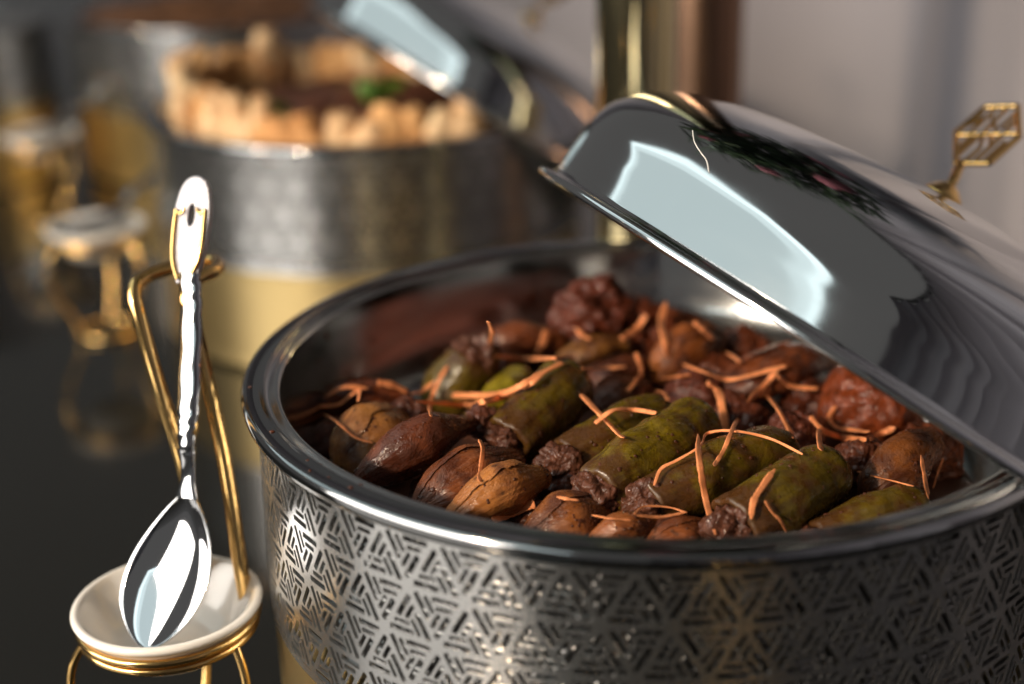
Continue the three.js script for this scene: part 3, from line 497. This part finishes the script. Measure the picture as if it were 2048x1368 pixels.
shred('carrot shred lying on the tan onion at the left', 4.2, [[-168.5, 161.3, -26.6], [-152.1, 179.3, 29.6], [-144.8, 174.8, 34.7], [-136.7, 172.7, 36.8]]);
shred('carrot shred with a curled tip on the smooth brown onion', 3.1, [[-173.2, 163.5, -30.6], [-159, 168.2, -21.4], [-153, 172.9, -20.6], [-149.2, 175.9, -20], [-144.2, 186.4, 17.8]]);
shred('dull wide carrot shred beyond the tan onion at the left', 5.7, [[-139.2, 177.5, -26.4], [-131.9, 174.9, -29], [-124.3, 170.3, -30.1]]);
shred('carrot shred reaching up to the short back zucchini', 3.6, [[-120.2, 181, -1.8], [-116.6, 164.4, -47.2], [-111.1, 169.4, -46.2]]);
shred('upright carrot shred in front of the short back zucchini', 3.0, [[-104.3, 175.8, -49.8], [-108.4, 170.8, -45], [-112.1, 164.2, -39.8], [-107.2, 197.8, 64.5]]);
shred('bent carrot shred standing on the brown ribbed onion', 3.3, [[-85.6, 188.9, 71.9], [-84.2, 187.6, 80], [-85.2, 181.9, 84.7], [-85.6, 183.1, 101.5]]);
shred('small carrot piece on the tan onion with the black spot', 2.5, [[-53.2, 179.2, 110.3], [-48.7, 179, 112.1], [-43.8, 178.1, 112.1]]);
shred('wide dull carrot strip along the light tan onion', 5.7, [[-80.6, 166.5, 105.1], [-70.9, 164.1, 94.1], [-62.1, 168.8, 95.7]]);
shred('thin carrot shred forming the upper side of a loop at the front', 1.5, [[-21.9, 177.6, 125], [-16.3, 175.5, 114.4], [-5.3, 172.4, 109.8], [1.6, 171.3, 113]]);
shred('thin carrot shred forming the lower side of a loop at the front', 2.1, [[-21, 177, 124.8], [-10.1, 173, 119.2], [1.5, 172.1, 113.8]]);
shred('pointed thin carrot shred just behind the front rim', 1.7, [[-38.5, 173.4, 116.6], [-31.8, 176.3, 125.5], [-23.2, 175.7, 126.5]]);
shred('small carrot shred behind the far end of the bright green zucchini', 3.5, [[4.5, 164.7, -35], [4.3, 181.8, 17.1]]);
shred('short dull carrot shred at the far left by the wall', 3.6, [[-166.5, 170.3, -26.5], [-155.4, 177.2, -22], [-144.1, 176.1, -22.3]]);

// ---------------------------------------------------------------- spoon stands, cups and spoons
function makeStand() {
  const t = thing('spoon_stand', 'gold wire spoon stand nearest the viewer, left of the first dish', 'spoon stand', [-0.237, 0, 0.056], 'gold wire spoon stands beside the dishes');
  const ring = (r, y, w) => { const g = new THREE.TorusGeometry(r, w, 12, 72); g.rotateX(Math.PI / 2); g.translate(0, y, 0); return g; };
  part('ring', ring(0.0418, 0.0945, 0.0019), M.gold, t); part('ring', ring(0.0405, 0.0895, 0.0019), M.gold, t);
  for (const [a, s] of [[2.75, 1], [0.55, 1], [4.7, 1]]) {
    const c = Math.cos(a), n = Math.sin(a), P = (r, y, w) => [r * c - w * n, y, r * n + w * c];
    part('leg', tube([P(0.041, 0.089, 0), P(0.0465, 0.078, 0.002), P(0.0485, 0.062, 0.004), P(0.042, 0.04, 0.005), P(0.03, 0.018, 0.003), P(0.026, 0.003, 0)], 0.0021, 40, 10), M.gold, t);
  }
  part('foot_ring', ring(0.027, 0.0025, 0.0022), M.gold, t);
  const W = [[0.0335, 0.092, -0.018], [0.0321, 0.108, -0.02], [0.03, 0.131, -0.026], [0.027, 0.154, -0.034], [0.0232, 0.174, -0.042], [0.0181, 0.201, -0.05], [0.0141, 0.221, -0.056], [0.0114, 0.233, -0.058], [0.0112, 0.2365, -0.063], [0.0145, 0.2385, -0.074], [0.0195, 0.2377, -0.088], [0.019, 0.237, -0.1], [0.013, 0.237, -0.107],
    [0.004, 0.2385, -0.1], [-0.0042, 0.2395, -0.086], [-0.0108, 0.2405, -0.073], [-0.0135, 0.239, -0.063], [-0.0136, 0.2345, -0.0585], [-0.0123, 0.229, -0.056], [-0.0084, 0.21, -0.052], [-0.003, 0.189, -0.046], [0.0024, 0.1686, -0.041], [0.0062, 0.1535, -0.036], [0.0093, 0.1348, -0.031], [0.0095, 0.107, -0.035], [0.009, 0.092, -0.0395]];
  part('holder_loop', tube(W, 0.0038, 200, 12), M.gold, t);
  return t;
}
const stand = makeStand();
const cup = single('cup', lathe(rounded([[0.0, 0.0735], [0.016, 0.074], [0.026, 0.0775], [0.034, 0.0855], [0.0405, 0.0965], [0.0437, 0.0995], [0.0447, 0.1015], [0.0438, 0.1032], [0.0418, 0.1034], [0.0402, 0.1018], [0.0365, 0.0955], [0.029, 0.0845], [0.021, 0.0795], [0.012, 0.078], [0, 0.078]], 6), 96), M.porcelain, 'white porcelain cup in the nearest gold stand', 'cup', 'white cups in the spoon stands', [-0.237, 0, 0.056]);
function makeSpoon() {
  const t = thing('serving_spoon', 'silver serving spoon with ornate handle standing in the nearest cup', 'spoon', [-0.2437, 0.0845, 0.069], 'silver serving spoons in the stands');
  const bl = 0.0745, bw = 0.0246, th = 0.0011, face = [], back = [];
  const edge = (u) => bw * Math.pow(Math.sin(Math.PI * clamp(Math.pow(u, 0.86), 0, 1)), 0.72) * (0.92 + 0.12 * (1 - u)) ;
  for (let i = 0; i <= 60; i++) {
    const u = i / 60, w = Math.max(u >= 1 ? 0.0045 : edge(u), u > 0.8 ? 0.0045 : 0.0003), f = [], b = [];
    for (let j = -16; j <= 16; j++) { const k = j / 16, deep = -0.0085 * (1 - k * k) * Math.pow(Math.sin(Math.PI * clamp(u * 0.97 + 0.01, 0, 1)), 0.8), y = u * bl; const lean = 0.0085 * Math.sin(Math.PI * Math.min(1, y / 0.19)); f.push([k * w + lean, y, deep + 0.004 * Math.cos(u * 3)]); b.push([k * (w + 0.0004) + lean, y, deep - th + 0.004 * Math.cos(u * 3)]); }
    face.push(f.concat(b.reverse()));
  }
  part('bowl', mesh3(face, true), M.silver, t);
  const H = [[0.0081, 0.0715, -0.0045], [0.0084, 0.084, -0.003], [0.0083, 0.1, 0.0005], [0.0079, 0.115, 0.001], [0.004, 0.16, 0.0015], [0.0018, 0.178, 0.003]];
  const curve = new THREE.CatmullRomCurve3(H.map((p) => V(...p))), rows = [];
  for (let i = 0; i <= 160; i++) { const u = i / 160, p = curve.getPoint(u), tw = u > 0.3 ? u * 70 : 0, a = (u < 0.12 ? mix(0.0062, 0.0042, u / 0.12) : 0.0042 + 0.002 * smooth(u, 0.2, 0.7)) , b = 0.0017 + 0.0016 * smooth(u, 0.15, 0.35); const row = [];
    for (let j = 0; j < 20; j++) { const v = j / 20 * 2 * Math.PI, k = 1 + (u > 0.3 ? 0.035 * Math.sin(2 * v + tw) : 0); row.push([p.x + a * k * Math.cos(v), p.y, p.z + b * k * Math.sin(v)]); } rows.push(row); }
  part('neck', mesh3(rows, true), M.silver, t);
  const col = lathe(rounded([[0.003, 0], [0.0052, 0.002], [0.0056, 0.005], [0.0052, 0.008], [0.003, 0.01]], 4), 24); col.scale(1, 1, 0.6); col.translate(0.0083, 0.1, 0.0005);
  part('collar', col, M.gold, t);
  const s = new THREE.Shape(); s.moveTo(-0.0045, 0); s.bezierCurveTo(-0.0085, 0.008, -0.0102, 0.02, -0.0098, 0.034); s.bezierCurveTo(-0.0085, 0.046, -0.006, 0.0505, 0, 0.051); s.bezierCurveTo(0.006, 0.0505, 0.0085, 0.046, 0.0098, 0.034); s.bezierCurveTo(0.0102, 0.02, 0.0085, 0.008, 0.0045, 0); s.lineTo(-0.0045, 0);
  const hole = new THREE.Path(); hole.absellipse(0, 0.0325, 0.0024, 0.0058, 0, Math.PI * 2, true); s.holes.push(hole);
  const ex = new THREE.ExtrudeGeometry(s, { depth: 0.0016, bevelEnabled: true, bevelThickness: 0.0008, bevelSize: 0.0009, bevelSegments: 3, curveSegments: 20 }); ex.translate(0, 0.174, 0.0018);
  part('handle', ex, M.engraved, t);
  // raised leaf ornament along the edge of the handle, gilded
  const orn = []; for (const sx of [-1, 1]) { orn.push(plain(tube([[sx * 0.0035, 0.175, 0.005], [sx * 0.0074, 0.184, 0.005], [sx * 0.0088, 0.196, 0.005], [sx * 0.0086, 0.209, 0.005]], 0.0011, 24, 8))); orn.push(plain(tube([[sx * 0.0086, 0.209, 0.005], [sx * 0.006, 0.207, 0.0053], [sx * 0.0036, 0.2095, 0.005]], 0.0008, 14, 8))); }
  part('ornament', mergeGeometries(orn), M.gold, t);
  return t;
}
const spoon = makeSpoon();
{
  const y = V(0.024, 0.195, -0.096).normalize(), z0 = V(-0.44, 0.28, 0.85), x = y.clone().cross(z0).normalize(), z = x.clone().cross(y);
  spoon.quaternion.setFromRotationMatrix(new THREE.Matrix4().makeBasis(x, y, z));
}
const spots = [[-0.443, -0.604, 0.1, 'second'], [-0.61, -1.0, -0.4, 'third'], [-0.79, -1.5, 0.2, 'farthest']];
spots.forEach(([x, z, a, w]) => {
  const st = copyOf(stand, w + ' gold wire spoon stand along the row, blurred', [x, 0, z], a + 2.2); st.remove(st.children.find((k) => k.name === 'holder_loop'));
  copyOf(cup, 'white porcelain cup in the ' + w + ' gold stand', [x, 0, z]);
  const s = copyOf(spoon, 'silver spoon resting in the ' + w + ' white cup', [x - 0.02, 0.098, z + 0.028]);
  { const y = V(0.34, 0.16, -0.93).normalize(), x1 = y.clone().cross(V(-0.25, 1, 0.1)).normalize(); s.quaternion.setFromRotationMatrix(new THREE.Matrix4().makeBasis(x1, y, x1.clone().cross(y))); }
});

copyOf(stand, 'gold wire spoon stand before the nearest dish, seen mirrored in its lattice band', [0.07, 0, 0.41], 1.1);
// ---------------------------------------------------------------- vase, column, flowers
single('vase', lathe(rounded([[0.0, 0.0], [0.034, 0.0], [0.037, 0.004], [0.034, 0.01], [0.0285, 0.03], [0.0275, 0.1], [0.0275, 0.3], [0.028, 0.5], [0.031, 0.6], [0.034, 0.63], [0.031, 0.63], [0.027, 0.6]], 8), 96), M.brass, 'tall polished brass vase standing behind the nearest lid', 'vase', undefined, [0.02, 0, -0.335]);
single('column', lathe(rounded([[0.038, 0.0], [0.04, 0.01], [0.035, 0.03], [0.033, 0.1], [0.033, 0.9], [0.035, 1.0], [0, 1.0]], 8), 96), M.bronze, 'brown bronze column between the brass vase and the curtain', 'column', undefined, [0.09, 0, -0.52]);

// ---------------------------------------------------------------- bread ring and stew in the second dish
{
  const r = rng(77), [X, , Z] = DISH2;
  single('stew', (() => { const rows = []; for (let i = 0; i <= 24; i++) { const q = 0.176 * (1 - i / 24) + 1e-4, row = []; for (let j = 0; j < 80; j++) { const a = j / 80 * 2 * Math.PI, x = q * Math.cos(a), z = q * Math.sin(a), k = fbm(x * 60, 5, z * 60, 4); row.push([X + x, 0.187 + 0.022 * k + 0.012 * (1 - (q / 0.176) ** 2), Z + z, ...mix3([0.03, 0.012, 0.008], [0.13, 0.05, 0.03], clamp(0.5 + k * 1.6, 0, 1))]); } rows.push(row); } return mesh3(rows, true, true); })(), M.meat, 'dark brown stew inside the ring of toasted bread', 'stew');
  const wedge = (seed) => {
    const q = rng(seed), g = new THREE.CylinderGeometry(0.012 + q() * 0.005, 0.017 + q() * 0.004, 0.046 + q() * 0.016, 20, 14), p = g.attributes.position, col = [];
    for (let i = 0; i < p.count; i++) {
      let x = p.getX(i), y = p.getY(i), z = p.getZ(i); const u = y / 0.06 + 0.5;
      x *= 1 - 0.5 * smooth(u, 0.6, 1.05); z *= 0.62;
      const d = 1 + 0.9 * fbm(x * 55 + seed, y * 55, z * 55, 3); x *= d; z *= d; y += 0.006 * noise(x * 90, seed, z * 90);
      p.setXYZ(i, x, y, z); const k = clamp(0.5 + 1.3 * fbm(x * 60 + seed * 3, y * 60, z * 60, 3), 0, 1); col.push(...mix3([0.4, 0.17, 0.05], seed % 2 ? [0.85, 0.68, 0.43] : [0.66, 0.38, 0.16], k));
    }
    g.setAttribute('color', new THREE.Float32BufferAttribute(col, 3)); g.deleteAttribute('uv'); g.computeVertexNormals(); return g;
  };
  const kinds = [1, 2, 3, 4, 5, 6].map((k) => wedge(k * 17));
  const n = 46;
  for (let i = 0; i < n; i++) {
    const a = i / n * 2 * Math.PI + (r() - 0.5) * 0.06, R = 0.16 + (r() - 0.5) * 0.024, front = Math.sin(a) > 0.25, left = !front && Math.cos(a) < -0.6;
    const tall = 0.66 + 0.4 * r(); const m = single('toasted_bread', kinds[Math.floor(r() * 6)], M.bread, front ? 'golden toasted bread wedge in the front arc of the bread ring' : left ? 'browned toasted bread wedge in the left bunch of the bread ring' : 'toasted bread wedge in the back arc of the bread ring', 'bread', front ? 'bread wedges at the front of the ring' : left ? 'bread wedges at the left of the ring' : 'bread wedges at the back of the ring');
    m.scale.set(0.85 + 0.5 * r(), tall * (left ? 1.15 : 1), 1); m.position.set(X + R * Math.cos(a), 0.201 + (r() - 0.5) * 0.018 + (left ? 0.01 : 0), Z + R * Math.sin(a)); m.rotation.set((r() - 0.5) * 0.4, -a + Math.PI / 2 + (r() - 0.5) * 0.7, (r() - 0.5) * 0.45);
  }
  const leafy = (seed) => { const q = rng(seed), gs = []; for (let i = 0; i < 26; i++) { const g = new THREE.CircleGeometry(0.006 + q() * 0.004, 7); g.scale(1, 0.6, 1); g.rotateX(q() * 3); g.rotateY(q() * 6); g.translate((q() - 0.5) * 0.03, q() * 0.014, (q() - 0.5) * 0.024); gs.push(g); } return mergeGeometries(gs); };
  single('parsley', leafy(3), M.parsley, 'bright green parsley near the right of the stew', 'parsley', undefined, [X + 0.02, 0.213, Z + 0.075]);
  single('parsley', leafy(8), M.parsley, 'small green parsley at the left of the front stew', 'parsley', undefined, [X - 0.075, 0.205, Z + 0.105]);
  const [x3, , z3] = DISH3;
  single('stew', (() => { const rows = []; for (let i = 0; i <= 20; i++) { const q = 0.18 * (1 - i / 20) + 1e-4, row = []; for (let j = 0; j < 60; j++) { const a = j / 60 * 2 * Math.PI, x = q * Math.cos(a), z = q * Math.sin(a), k = fbm(x * 45 + 4, 1, z * 45, 4); row.push([x3 + x, 0.195 + 0.03 * k + 0.015 * (1 - (q / 0.18) ** 2), z3 + z, ...mix3([0.03, 0.014, 0.008], [0.2, 0.09, 0.04], clamp(0.45 + k * 1.6, 0, 1))]); } rows.push(row); } return mesh3(rows, true, true); })(), M.meat, 'brown food heaped in the third dish', 'stew');
}
// ---------------------------------------------------------------- flowers standing in the vase, seen mirrored in the lid
{
  const t = thing('flower_arrangement', 'dark green leaves and pink flowers in the brass vase', 'flowers', [0.03, 0.6, -0.335]), q = rng(15), L = [];
  for (let i = 0; i < 900; i++) {
    const s = new THREE.Shape(); const l = 0.08 + q() * 0.1, w = 0.01 + q() * 0.014; s.moveTo(0, 0); s.quadraticCurveTo(w, l * 0.4, 0, l); s.quadraticCurveTo(-w, l * 0.4, 0, 0);
    const g = new THREE.ShapeGeometry(s, 5); g.rotateX((q() - 0.5) * 0.8); g.rotateZ((q() - 0.5) * 2.6); g.rotateY(q() * 6.28); const a = q() * 6.28, R = 0.22 * Math.sqrt(q()); g.translate(R * Math.cos(a) + 0.07, 0.0 + q() * 0.22, R * Math.sin(a) + 0.1); L.push(g);
  }
  const f = part('foliage', mergeGeometries(L), M.leaf, t); f.userData.kind = 'stuff';
  for (let k = 0; k < 9; k++) { const P = [], a = q() * 6.28, R = 0.1 + 0.1 * q(); for (let i = 0; i < 16; i++) { const g = new THREE.SphereGeometry(0.016, 8, 6); g.scale(0.7, 0.18, 1); g.translate(0, 0, 0.016); g.rotateX(-0.3 - q() * 0.9); g.rotateY(i * 2.4); P.push(g); } const m = part('flower', mergeGeometries(P), M.petal, t); m.position.set(R * Math.cos(a) + 0.09, -0.02 + 0.1 * q(), R * Math.sin(a) + 0.12); m.scale.setScalar(1.1); }
}
renderer.render(scene, camera);
